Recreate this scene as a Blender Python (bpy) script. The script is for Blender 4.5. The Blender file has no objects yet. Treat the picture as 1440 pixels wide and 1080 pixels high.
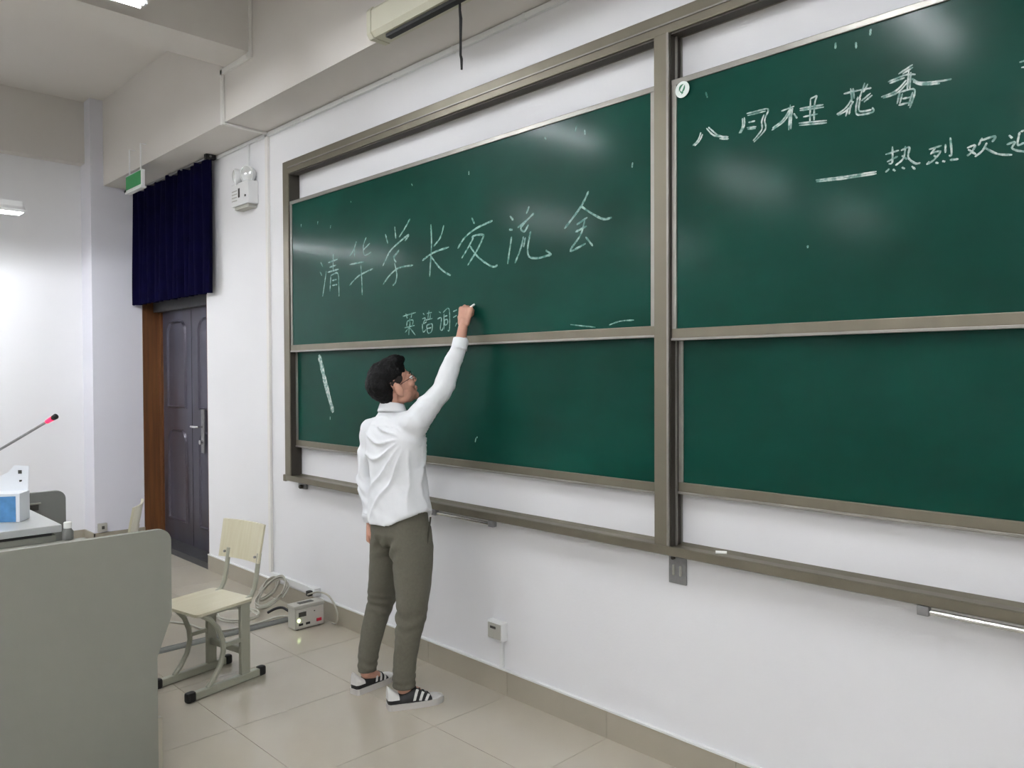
import bpy, bmesh, math, random
from mathutils import Vector, Matrix, noise
random.seed(7)
S = bpy.context.scene
COL = S.collection

# ---------------------------------------------------------------- camera, world, exposure
cam_d = bpy.data.cameras.new('camera'); cam = bpy.data.objects.new('camera', cam_d); COL.objects.link(cam)
cam_d.sensor_width = 36.0; cam_d.lens = 27.389; cam_d.clip_start = 0.05
_r = Vector((0.70113, 0.71302, -0.00427)); _d = Vector((0.00902, -0.01485, -0.99985)); _f = Vector((-0.71297, 0.70099, -0.01685))
cam.matrix_world = Matrix(((_r.x, -_d.x, -_f.x, 5.4664), (_r.y, -_d.y, -_f.y, -2.8250), (_r.z, -_d.z, -_f.z, 1.70), (0, 0, 0, 1)))
S.camera = cam
W = bpy.data.worlds.new('world'); S.world = W; W.use_nodes = True
W.node_tree.nodes['Background'].inputs[0].default_value = (0.5, 0.52, 0.55, 1)
W.node_tree.nodes['Background'].inputs[1].default_value = 0.05
S.view_settings.view_transform = 'Standard'; S.view_settings.look = 'None'
S.view_settings.gamma = 1.0; S.view_settings.use_curve_mapping = False
S.view_settings.exposure = 1.7
TUBE_POWER = 60.0

# ---------------------------------------------------------------- materials
MATS = {}
def lin(c):
    return tuple((v/255/12.92 if v/255 <= .04045 else ((v/255+.055)/1.055)**2.4) for v in c)
def mat(name, col, rough=.6, metal=0., noise_s=0., noise_a=.0, bump=0., bump_s=60., spec=.5, emis=0., col2=None, stretch=None, coat=0., detail=4.):
    if name in MATS: return MATS[name]
    m = bpy.data.materials.new(name); m.use_nodes = True; nt = m.node_tree
    b = nt.nodes['Principled BSDF']; c = lin(col)
    b.inputs['Base Color'].default_value = (*c, 1); b.inputs['Roughness'].default_value = rough
    b.inputs['Metallic'].default_value = metal; b.inputs['Specular IOR Level'].default_value = spec
    if coat: b.inputs['Coat Weight'].default_value = coat
    tc = nt.nodes.new('ShaderNodeTexCoord'); mp = nt.nodes.new('ShaderNodeMapping')
    nt.links.new(tc.outputs['Object'], mp.inputs[0])
    if stretch: mp.inputs['Scale'].default_value = stretch
    if noise_s or col2:
        n = nt.nodes.new('ShaderNodeTexNoise'); n.inputs['Scale'].default_value = noise_s or 4; n.inputs['Detail'].default_value = detail
        nt.links.new(mp.outputs[0], n.inputs['Vector'])
        r = nt.nodes.new('ShaderNodeValToRGB')
        c2 = lin(col2) if col2 else tuple(v*(1-noise_a) for v in c)
        r.color_ramp.elements[0].position = .32; r.color_ramp.elements[1].position = .68
        r.color_ramp.elements[0].color = (*c2, 1); r.color_ramp.elements[1].color = (*c, 1)
        nt.links.new(n.outputs['Fac'], r.inputs[0]); nt.links.new(r.outputs[0], b.inputs['Base Color'])
    if bump:
        n2 = nt.nodes.new('ShaderNodeTexNoise'); n2.inputs['Scale'].default_value = bump_s; n2.inputs['Detail'].default_value = 3
        nt.links.new(mp.outputs[0], n2.inputs['Vector'])
        bp = nt.nodes.new('ShaderNodeBump'); bp.inputs['Strength'].default_value = bump; bp.inputs['Distance'].default_value = .01
        nt.links.new(n2.outputs['Fac'], bp.inputs['Height']); nt.links.new(bp.outputs[0], b.inputs['Normal'])
    if emis:
        b.inputs['Emission Color'].default_value = (*c, 1); b.inputs['Emission Strength'].default_value = emis
    MATS[name] = m; return m

M_WALL = mat('white_plaster', (228, 228, 229), .85, noise_s=1.3, noise_a=.035, bump=.05, bump_s=90)
M_WALLFAR = mat('lilac_plaster', (219, 219, 226), .85, noise_s=1.3, noise_a=.03, bump=.05, bump_s=90)
M_CEIL = mat('ceiling_paint', (212, 208, 202), .9, noise_s=.8, noise_a=.04)
M_TILE = mat('floor_tile', (180, 173, 158), .16, noise_s=2.2, noise_a=.06, spec=.5)
M_GROUT = mat('tile_grout', (120, 116, 104), .9)
M_SKIRT = mat('skirting_tile', (160, 153, 137), .3, noise_s=3, noise_a=.06)
M_ALU = mat('bronze_aluminium', (118, 112, 97), .42, metal=.55, noise_s=7, noise_a=.12, stretch=(1, 1, .15))
M_ALU2 = mat('pale_aluminium', (146, 143, 136), .38, metal=.6, noise_s=9, noise_a=.15)
M_CHROME = mat('polished_aluminium', (215, 215, 212), .18, metal=.9)
M_STEEL = mat('galvanised_steel', (150, 150, 150), .45, metal=.7, noise_s=30, noise_a=.2)
M_BLACK = mat('black_rubber', (16, 15, 14), .6)
M_SLOT = mat('dark_track', (50, 45, 37), .7)
M_PVC = mat('white_pvc', (224, 225, 224), .5)
M_CREAM = mat('cream_metal', (198, 196, 176), .5, noise_s=3, noise_a=.03)
M_GREY = mat('console_grey', (129, 129, 119), .55, noise_s=2, noise_a=.03)
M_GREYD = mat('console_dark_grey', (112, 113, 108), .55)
M_DESK = mat('console_top', (176, 178, 176), .35, noise_s=3, noise_a=.03)
M_NAVY = mat('navy_curtain_cloth', (5, 4, 36), .95, noise_s=9, noise_a=.35, bump=.2, bump_s=300, spec=.06)
M_WOOD = mat('brown_door_wood', (108, 68, 30), .5, col2=(78, 44, 18), noise_s=3, stretch=(9, 9, .5))
M_DOOR = mat('dark_steel_door', (78, 82, 98), .3, metal=.3, col2=(62, 50, 52), noise_s=1.1, stretch=(2, 2, .5))
M_DOORD = mat('dark_door_sill', (70, 70, 72), .5, metal=.3, noise_s=8, noise_a=.3)
M_PLY = mat('pale_plywood', (210, 205, 180), .3, col2=(202, 195, 166), noise_s=4, stretch=(12, 1, 1), coat=.2)
M_CHAIR = mat('grey_green_tube', (158, 158, 142), .4)
M_SHIRT = mat('white_shirt_cotton', (232, 234, 236), .9, bump=.12, bump_s=26)
M_TROU = mat('olive_grey_trousers', (95, 92, 80), .9, noise_s=70, noise_a=.12, bump=.15, bump_s=34)
M_SKIN = mat('skin', (194, 145, 124), .5, noise_s=14, noise_a=.10)
M_SKIND = mat('lip_skin', (150, 88, 80), .5)
M_HAIR = mat('black_hair', (6, 5, 6), .6, noise_s=60, noise_a=.4, bump=.6, bump_s=160, spec=.2)
M_SHOEB = mat('black_shoe_leather', (19, 18, 18), .5)
M_SHOEW = mat('white_shoe_leather', (214, 212, 208), .5)
M_SOLE = mat('white_rubber_sole', (196, 192, 186), .6)
M_BOX = mat('grey_plastic', (176, 174, 164), .5, noise_s=8, noise_a=.06)
M_BOXD = mat('dark_plastic', (56, 54, 48), .45)
M_RED = mat('red_plastic', (196, 32, 60), .5)
M_LEDG = mat('green_led', (226, 255, 170), .4, emis=1.3)
M_LEDR = mat('red_ring_led', (255, 30, 70), .4, emis=.8)
M_CABLE = mat('grey_cable', (168, 165, 152), .5)
M_CABLEK = mat('black_cable', (14, 14, 14), .6)
M_EXIT = mat('exit_sign_green', (24, 118, 60), .4, emis=.06)
M_CARD = mat('white_card', (226, 230, 234), .6)
M_BLUE = mat('blue_print', (86, 146, 200), .5, noise_s=24, noise_a=.3)
M_PAPER = mat('lilac_paper', (214, 212, 230), .7)
M_LENS = mat('lamp_glass', (222, 224, 222), .12, metal=.35)
M_TUBE = mat('fluorescent_tube', (246, 249, 255), .4, emis=TUBE_POWER)
M_LOGO = mat('sticker_green', (42, 120, 84), .5)
M_STICK = mat('sticker_white', (222, 230, 224), .5)
M_IRIS = mat('dark_iris', (28, 20, 16), .2)

def board_mat():
    m = bpy.data.materials.new('green_chalkboard'); m.use_nodes = True; nt = m.node_tree; b = nt.nodes['Principled BSDF']
    tc = nt.nodes.new('ShaderNodeTexCoord')
    n1 = nt.nodes.new('ShaderNodeTexNoise'); n1.inputs['Scale'].default_value = 1.6; n1.inputs['Detail'].default_value = 6
    mp = nt.nodes.new('ShaderNodeMapping'); mp.inputs['Scale'].default_value = (1, 1, 1.7); nt.links.new(tc.outputs['Object'], mp.inputs[0])
    nt.links.new(mp.outputs[0], n1.inputs['Vector'])
    r = nt.nodes.new('ShaderNodeValToRGB')
    r.color_ramp.elements[0].position = .35; r.color_ramp.elements[1].position = .75
    r.color_ramp.elements[0].color = (*lin((4, 52, 41)), 1); r.color_ramp.elements[1].color = (*lin((10, 64, 53)), 1)
    nt.links.new(n1.outputs['Fac'], r.inputs[0]); nt.links.new(r.outputs[0], b.inputs['Base Color'])
    b.inputs['Roughness'].default_value = BOARD_ROUGH; b.inputs['Specular IOR Level'].default_value = .06
    b.inputs['Coat Weight'].default_value = .15; b.inputs['Coat Roughness'].default_value = .155
    MATS['board'] = m; return m
BOARD_ROUGH = .42
M_BOARD = board_mat()
def chalk_mat(name, lo, hi):
    m = bpy.data.materials.new(name); m.use_nodes = True; nt = m.node_tree; b = nt.nodes['Principled BSDF']
    tc = nt.nodes.new('ShaderNodeTexCoord'); n1 = nt.nodes.new('ShaderNodeTexNoise'); n1.inputs['Scale'].default_value = 55; n1.inputs['Detail'].default_value = 4
    nt.links.new(tc.outputs['Object'], n1.inputs['Vector'])
    r = nt.nodes.new('ShaderNodeValToRGB'); r.color_ramp.elements[0].position = .36; r.color_ramp.elements[1].position = .62
    r.color_ramp.elements[0].color = (*lin(lo), 1); r.color_ramp.elements[1].color = (*lin(hi), 1)
    nt.links.new(n1.outputs['Fac'], r.inputs[0]); nt.links.new(r.outputs[0], b.inputs['Base Color']); b.inputs['Roughness'].default_value = .9
    return m
M_CHALK1 = chalk_mat('faint_chalk', (62, 110, 100), (146, 176, 168))
M_CHALK2 = chalk_mat('bright_chalk', (96, 130, 122), (196, 202, 198))
M_CHALKW = mat('white_chalk', (240, 240, 236), .9)

# ---------------------------------------------------------------- mesh helpers
WM = {}
class MB:
    """collects vertices and faces in world coordinates"""
    def __init__(s): s.v = []; s.f = []
    def add(s, vs, fs):
        o = len(s.v); s.v += [Vector(v) for v in vs]; s.f += [tuple(i+o for i in f) for f in fs]; return s
    def box(s, x0, x1, y0, y1, z0, z1, bev=0.):
        bm = bmesh.new(); bmesh.ops.create_cube(bm, size=1)
        for v in bm.verts: v.co = Vector((x0+(v.co.x+.5)*(x1-x0), y0+(v.co.y+.5)*(y1-y0), z0+(v.co.z+.5)*(z1-z0)))
        if bev: bmesh.ops.bevel(bm, geom=list(bm.edges), offset=bev, segments=2, profile=.6, affect='EDGES')
        return s.bm(bm)
    def bm(s, bm, M=None):
        bm.verts.index_update()
        s.add([(M @ v.co if M else v.co.copy()) for v in bm.verts], [[v.index for v in f.verts] for f in bm.faces]); bm.free(); return s
    def rings(s, rings, cap=True, closed=True):
        n = len(rings[0]); vs = [v for r in rings for v in r]; fs = []
        for i in range(len(rings)-1):
            for j in range(n if closed else n-1):
                k = (j+1) % n; fs.append((i*n+j, i*n+k, (i+1)*n+k, (i+1)*n+j))
        if cap and closed:
            fs.append(tuple(range(n))[::-1]); fs.append(tuple(range((len(rings)-1)*n, len(rings)*n)))
        return s.add(vs, fs)
    def tube(s, pts, r, n=10, cap=True, flat=None):
        pts = [Vector(p) for p in pts]; m = len(pts); rr = r if isinstance(r, (list, tuple)) else [r]*m
        rings = []; prev = None
        for i, p in enumerate(pts):
            t = (pts[min(i+1, m-1)]-pts[max(i-1, 0)]).normalized()
            a = prev if prev is not None else (Vector((0, 0, 1)) if abs(t.z) < .9 else Vector((1, 0, 0)))
            a = (a-t*a.dot(t)).normalized(); b = t.cross(a); prev = a
            rings.append([p+a*math.cos(2*math.pi*j/n)*rr[i]+b*math.sin(2*math.pi*j/n)*rr[i]*(flat or 1) for j in range(n)])
        return s.rings(rings, cap)
    def capsule(s, p0, r0, p1, r1, n=14):
        p0, p1 = Vector(p0), Vector(p1); t = (p1-p0).normalized() if (p1-p0).length > 1e-6 else Vector((0, 0, 1))
        a = Vector((0, 0, 1)) if abs(t.z) < .9 else Vector((1, 0, 0)); a = (a-t*a.dot(t)).normalized(); b = t.cross(a); rings = []
        for k in range(5):
            ang = -math.pi/2+(k+.35)/5*math.pi/2; rings.append((p0+t*r0*math.sin(ang), r0*math.cos(ang)))
        for k in range(5):
            ang = (k+.65)/5*math.pi/2; rings.append((p1+t*r1*math.sin(ang), r1*math.cos(ang)))
        return s.rings([[c+a*math.cos(2*math.pi*j/n)*q+b*math.sin(2*math.pi*j/n)*q for j in range(n)] for c, q in rings])
    def ellip(s, c, rx, ry, rz, M=None, seg=20, rng=12):
        bm = bmesh.new(); bmesh.ops.create_uvsphere(bm, u_segments=seg, v_segments=rng, radius=1)
        for v in bm.verts:
            q = Vector((v.co.x*rx, v.co.y*ry, v.co.z*rz)); v.co = (M @ q if M else q)+Vector(c)
        return s.bm(bm)
    def prism(s, poly, axis, lo, hi):
        """poly: 2D outline; axis: 'x','y','z' the extrusion axis"""
        n = len(poly)
        def mk(p, q): return {'x': (q, p[0], p[1]), 'y': (p[0], q, p[1]), 'z': (p[0], p[1], q)}[axis]
        vs = [mk(p, lo) for p in poly]+[mk(p, hi) for p in poly]
        fs = [tuple(range(n)), tuple(range(n, 2*n))[::-1]]+[(i, (i+1) % n, n+(i+1) % n, n+i) for i in range(n)]
        return s.add(vs, fs)
def obj(name, mb, m, parent=None, smooth=False, angle=35, origin=None):
    me = bpy.data.meshes.new(name)
    if parent is not None: inv = WM[parent.name].inverted(); loc = None; vs = [inv @ v for v in mb.v]
    else:
        if origin is None:
            xs = [v.x for v in mb.v]; ys = [v.y for v in mb.v]; zs = [v.z for v in mb.v]
            origin = ((min(xs)+max(xs))/2, (min(ys)+max(ys))/2, min(zs))
        loc = Vector(origin); vs = [v-loc for v in mb.v]
    me.from_pydata([tuple(v) for v in vs], [], mb.f); me.validate()
    bm = bmesh.new(); bm.from_mesh(me); bmesh.ops.recalc_face_normals(bm, faces=bm.faces); bm.to_mesh(me); bm.free()
    me.materials.append(m)
    if smooth:
        me.shade_smooth() if hasattr(me, 'shade_smooth') else None
        try: me.set_sharp_from_angle(angle=math.radians(angle))
        except Exception: pass
    o = bpy.data.objects.new(name, me); COL.objects.link(o)
    if parent is not None: o.parent = parent; WM[o.name] = WM[parent.name].copy()
    else: o.location = loc; WM[o.name] = Matrix.Translation(loc)
    return o
def tag(o, label, cat, group=None):
    o['label'] = label; o['category'] = cat
    if group: o['group'] = group
    return o
def thing(name, label, cat, loc, rotz=0., group=None):
    o = bpy.data.objects.new(name, None); o.empty_display_size = .1; COL.objects.link(o)
    o.location = loc; o.rotation_euler = (0, 0, rotz)
    WM[o.name] = Matrix.Translation(Vector(loc)) @ Matrix.Rotation(rotz, 4, 'Z')
    return tag(o, label, cat, group)
def struct(name, mb, m, parent=None, label=None, smooth=False):
    o = obj(name, mb, m, parent, smooth)
    if parent is None:
        o['kind'] = 'structure'; o['label'] = label or name.replace('_', ' ')
    return o
def bx(*a, bev=0.): return MB().box(*a, bev=bev)
def rounded(x0, x1, z0, z1, r, corners=(1, 1, 1, 1), n=6):
    """outline, corners: bl, br, tr, tl"""
    out = []
    for (cx, cz, a0, on, px, pz) in ((x0+r, z0+r, 180, corners[0], x0, z0), (x1-r, z0+r, 270, corners[1], x1, z0), (x1-r, z1-r, 0, corners[2], x1, z1), (x0+r, z1-r, 90, corners[3], x0, z1)):
        if on: out += [(cx+r*math.cos(math.radians(a0+90*k/n)), cz+r*math.sin(math.radians(a0+90*k/n))) for k in range(n+1)]
        else: out.append((px, pz))
    return out
def copy_tree(o, parent=None):
    c = o.copy(); COL.objects.link(c); c.parent = parent
    for ch in list(o.children): copy_tree(ch, c)
    return c

# ---------------------------------------------------------------- the room
XL, XR, YB, ZC = -2.95, 9.3, -9.6, 4.31
XC = -2.65            # front face of the corner column
ZS, YS = 3.495, -.345 # soffit over the board wall: height and depth
floor_o = struct('floor', bx(XL-.2, XR+.2, YB-.2, .0, -.12, -.004), M_GROUT, label='beige polished tile floor')
TX, TY = .66, .69
tile_me = {}
for i in range(-8, 11):
    for j in range(0, 14):
        x0 = max(2.56+i*TX, XL); x1 = min(2.56+(i+1)*TX, XR)
        y1 = min(-.5+TY-j*TY, 0.); y0 = -.5-j*TY; y0 = max(y0, YB)
        if x1-x0 < .05 or y1-y0 < .05: continue
        g = .0012; key = (round(x1-x0, 3), round(y1-y0, 3))
        if key not in tile_me:
            o = obj('tile', bx(x0+g, x1-g, y0+g, y1-g, -.008, 0), M_TILE, origin=((x0+x1)/2, (y0+y1)/2, 0)); tile_me[key] = o.data
        else:
            o = bpy.data.objects.new('tile', tile_me[key]); COL.objects.link(o)
        o.location = ((x0+x1)/2-floor_o.location.x, (y0+y1)/2-floor_o.location.y, -floor_o.location.z); o.parent = floor_o
struct('ceiling', bx(XL-.2, XR+.2, YB-.2, .2, ZC, ZC+.15), M_CEIL, label='plain off-white ceiling')
DX0, DX1, DZ1 = XC, -1.135, 2.62   # door opening
b = MB().box(DX1, XR+.2, 0, .25, 0, ZC).box(XL-.2, DX0, 0, .25, 0, ZC).box(DX0, DX1, 0, .25, DZ1, ZC)
struct('wall_front', b, M_WALL, label='white plaster wall behind the chalkboards')
struct('wall_left', bx(XL-.2, XL, YB-.2, .0, 0, ZC), M_WALL, label='white side wall at the far end')
struct('wall_right', bx(XR, XR+.2, YB-.2, .2, 0, ZC), M_WALL, label='white side wall')
struct('wall_back', bx(XL, XR, YB-.2, YB, 0, ZC), M_WALL, label='white rear wall')
struct('wall_column', bx(XL, XC, -.46, 0, 0, ZC), M_WALLFAR, label='pale lilac corner column beside the door')
struct('ceiling_bulkhead', bx(XC, XR, YS, 0, ZS, ZC), M_CEIL, label='off-white bulkhead above the chalkboards')
struct('ceiling_beam', bx(.06, .43, YB, YS, 3.87, ZC), M_CEIL, label='off-white ceiling beam crossing the room')
struct('ceiling_beam', bx(5.76, 6.13, YB, YS, 3.87, ZC), M_CEIL, label='off-white ceiling beam crossing the room')
struct('wall_beam', bx(XL, XL+.13, YB, -.46, 3.72, ZC), M_CEIL, label='off-white beam along the far wall')
sk = struct('baseboard_front', bx(DX1, XR, -.008, 0, 0, .128), M_GROUT, label='beige tile skirting under the chalkboard wall')
x = DX1
for k in range(-6, 12):
    a = max(2.56+k*TX, DX1); c = min(2.56+(k+1)*TX, XR)
    if c-a > .05: obj('skirting_tile', bx(a+.0015, c-.0015, -.013, -.002, 0, .13), M_SKIRT, sk)
obj('cap_strip', bx(DX1, XR, -.017, 0, .128, .137), M_PVC, sk)
sk = struct('baseboard_left', bx(XL, XL+.008, YB, -.46, 0, .155), M_GROUT, label='beige tile skirting along the far wall')
for k in range(0, 13):
    a = max(-.46-(k+1)*.7, YB); obj('skirting_tile', bx(XL+.002, XL+.013, a+.0015, -.46-k*.7-.0015, 0, .158), M_SKIRT, sk)
struct('baseboard_column', MB().box(XC, XC+.013, -.473, -.002, 0, .158).box(XL+.014, XC+.013, -.473, -.46, 0, .158), M_SKIRT, label='beige tile skirting round the corner column')

# door in its recess
dr = struct('door_1', bx(DX0+.07, DX1+.2, .17, .2, .05, 2.5), M_DOOR, label='dark grey-brown steel door behind the navy curtain')
obj('jamb', bx(DX0, DX0+.012, -.004, .2, 0, DZ1), M_WOOD, dr)
obj('jamb', bx(DX1-.012, DX1, .002, .2, 0, DZ1), M_WOOD, dr)
obj('stop', bx(DX0+.012, DX0+.07, .15, .2, .05, 2.5), M_WOOD, dr)
obj('header', bx(DX0+.012, DX1, .1, .2, 2.30, DZ1), M_DOORD, dr)
obj('threshold', bx(DX0+.012, DX1, -.01, .2, 0, .055), M_DOORD, dr)
def door_panel(x0, x1, z0, z1):
    out = rounded(x0, x1, z0, z1, .12, (0, 0, 1, 1)); inn = [(x0+(p[0]-x0)*.86+.07*(x1-x0), z0+(p[1]-z0)*.94+.03*(z1-z0)) for p in out]
    n = len(out); vs = [(p[0], .17, p[1]) for p in out]+[(p[0]*.5+q[0]*.5, .152, p[1]*.5+q[1]*.5) for p, q in zip(out, inn)]+[(q[0], .166, q[1]) for q in inn]
    fs = []
    for r in (0, 1): fs += [(r*n+i, r*n+(i+1) % n, (r+1)*n+(i+1) % n, (r+1)*n+i) for i in range(n)]
    fs.append(tuple(range(2*n, 3*n)))
    return MB().add(vs, fs)
for (a, c, z0, z1) in ((-2.45, -2.0, 1.35, 2.2), (-2.45, -2.0, .25, 1.15), (-1.72, -1.2, 1.35, 2.2), (-1.72, -1.2, .25, 1.15)):
    obj('raised_panel', door_panel(a, c, z0, z1), M_DOOR, dr, True)
obj('leaf_gap', bx(-1.882, -1.876, .168, .172, .06, 2.29), M_BLACK, dr)
hp = obj('handle_plate', bx(-1.62, -1.555, .142, .15, .96, 1.36, bev=.003), M_STEEL, dr)
obj('lever', MB().tube([(-1.59, .15, 1.2), (-1.59, .1, 1.2), (-1.61, .09, 1.2), (-1.72, .09, 1.2)], .011), M_CHROME, hp, True)
obj('lock_knob', MB().tube([(-1.59, .145, 1.06), (-1.59, .115, 1.06)], .022), M_CHROME, hp, True)

# ---------------------------------------------------------------- chalkboard frame
FX0, FX1 = .37, 6.84
fr = thing('chalkboard_frame', 'bronze aluminium frame with chalk tray holding the sliding green boards', 'board frame', (3.6, -.04, .9))
b = MB().box(FX0, FX1, -.09, -.002, 3.092, 3.182, bev=.004)
obj('top_rail', b, M_ALU, fr)
obj('rail_ridge', bx(FX0+.08, FX1-.08, -.096, -.088, 3.128, 3.136, bev=.002), M_ALU2, fr)
obj('rail_groove', bx(FX0+.09, FX1-.09, -.082, -.03, 3.084, 3.0925), M_SLOT, fr)
for x0, x1 in ((FX0, FX0+.078), (FX1-.078, FX1)):
    obj('stile', bx(x0, x1, -.09, -.002, .95, 3.1, bev=.004), M_ALU, fr)
obj('track', bx(FX0+.078, FX0+.083, -.084, -.004, .965, 3.092), M_SLOT, fr)
obj('track', bx(FX1-.083, FX1-.078, -.084, -.004, .965, 3.092), M_SLOT, fr)
dv = obj('divider', bx(3.545, 3.617, -.096, -.002, .96, 3.094, bev=.003), M_ALU, fr)
obj('edge_strip', bx(3.608, 3.6185, -.0985, -.09, .965, 3.092, bev=.001), M_ALU2, dv)
obj('track', bx(3.617, 3.6205, -.084, -.004, .965, 3.092), M_SLOT, fr)
obj('track', bx(3.5415, 3.545, -.084, -.004, .965, 3.092), M_SLOT, fr)
obj('track_fin', bx(3.6205, 3.630, -.052, -.048, .965, 3.092), M_ALU2, fr)
obj('track_fin', bx(3.6205, 3.626, -.014, -.004, .965, 3.092), M_ALU2, fr)
prof = [(-.002, .925), (-.088, .925), (-.104, .932), (-.104, .965), (-.098, .968), (-.092, .962), (-.03, .962), (-.002, .972)]
b = MB().prism([(p[0], p[1]) for p in prof], 'x', FX0, FX1)
tr_ = obj('chalk_tray', b, M_ALU, fr)
obj('end_cap', bx(FX0-.004, FX0+.03, -.106, -.002, .922, .97, bev=.006), M_ALU, tr_)
obj('bracket', bx(3.56, 3.645, -.01, -.001, .79, .925), M_STEEL, fr)
for q in (3.578, 3.614): obj('slot', bx(q, q+.012, -.013, -.009, .825, .87), M_CHROME, fr)
obj('bolt', MB().tube([(3.585, -.008, .9), (3.585, -.022, .9)], .008, 8), M_SLOT, fr)
obj('bracket', bx(.43, .53, -.02, -.001, .87, .925), M_STEEL, fr)
obj('bolt', MB().tube([(.485, -.015, .885), (.485, -.04, .885)], .014, 8), M_SLOT, fr)
for q0, q1 in ((2.06, 2.53), (4.60, 5.10)):
    hb = obj('pull_bar', MB().tube([(q0, -.085, .908), (q1, -.085, .908)], .009, 10), M_CHROME, fr, True)
    for q in (q0, q1): obj('pull_block', bx(q-.018, q+.018, -.1, -.07, .895, .927, bev=.003), M_STEEL, hb)

# ---------------------------------------------------------------- sliding boards
def board(x0, x1, z0, z1, yf, label):
    t = thing('sliding_chalkboard', label, 'chalkboard', ((x0+x1)/2, yf+.01, z0), group='sliding green chalkboards')
    obj('surface', bx(x0+.012, x1-.012, yf+.003, yf+.016, z0+.03, z1-.012), M_BOARD, t)
    obj('top_rail', bx(x0, x1, yf-.004, yf+.018, z1-.024, z1, bev=.003), M_ALU2, t)
    br = obj('bottom_rail', bx(x0, x1, yf-.004, yf+.018, z0+.010, z0+.05, bev=.003), M_ALU, t)
    obj('lower_lip', bx(x0, x1, yf-.008, yf+.018, z0, z0+.011, bev=.002), M_ALU2, br)
    for a in (x0, x1-.024): obj('side_rail', bx(a, a+.024, yf-.003, yf+.018, z0+.048, z1-.022, bev=.003), M_ALU2, t)
    return t
BO = {'UL': board(.452, 3.541, 1.838, 2.897, -.078, 'upper left green chalkboard with large handwriting above the person'),
      'LL': board(.454, 3.541, 1.168, 2.235, -.045, 'lower left green chalkboard behind the head of the person'),
      'UR': board(3.622, 6.755, 1.822, 2.897, -.078, 'upper right green chalkboard with round sticker in its corner'),
      'LR': board(3.632, 6.755, 1.182, 2.240, -.045, 'lower right blank green chalkboard below the sticker board')}
BY = {'U': -.0752, 'L': -.0422}
def ribbon(mb, pts, w, y, rnd):
    P = [Vector((p[0], 0, p[1])) for p in pts]
    # densify with a smooth curve
    Q = []
    for i in range(len(P)-1):
        p0 = P[max(i-1, 0)]; p1 = P[i]; p2 = P[i+1]; p3 = P[min(i+2, len(P)-1)]; n = 6
        for k in range(n):
            u = k/n; q = .5*((2*p1)+(p2-p0)*u+(2*p0-5*p1+4*p2-p3)*u*u+(3*p1-p0-3*p2+p3)*u**3); Q.append(q if len(P) > 2 else p1.lerp(p2, u))
    Q.append(P[-1]); m = len(Q); vs = []; fs = []
    for i, q in enumerate(Q):
        t = (Q[min(i+1, m-1)]-Q[max(i-1, 0)]); t = t.normalized() if t.length > 1e-6 else Vector((1, 0, 0))
        nn = Vector((-t.z, 0, t.x)); ww = w*.5*(.8+.4*rnd.random())*(.55 if i in (0, m-1) else 1)
        for sgn in (-1, 1): vs.append((q.x+nn.x*ww*sgn, y, q.z+nn.z*ww*sgn))
        vs.append((q.x, y-.0006, q.z))
    for i in range(m-1):
        a = 3*i; fs += [(a, a+3, a+5, a+2), (a+2, a+5, a+4, a+1)]
    mb.add(vs, fs)
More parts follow.
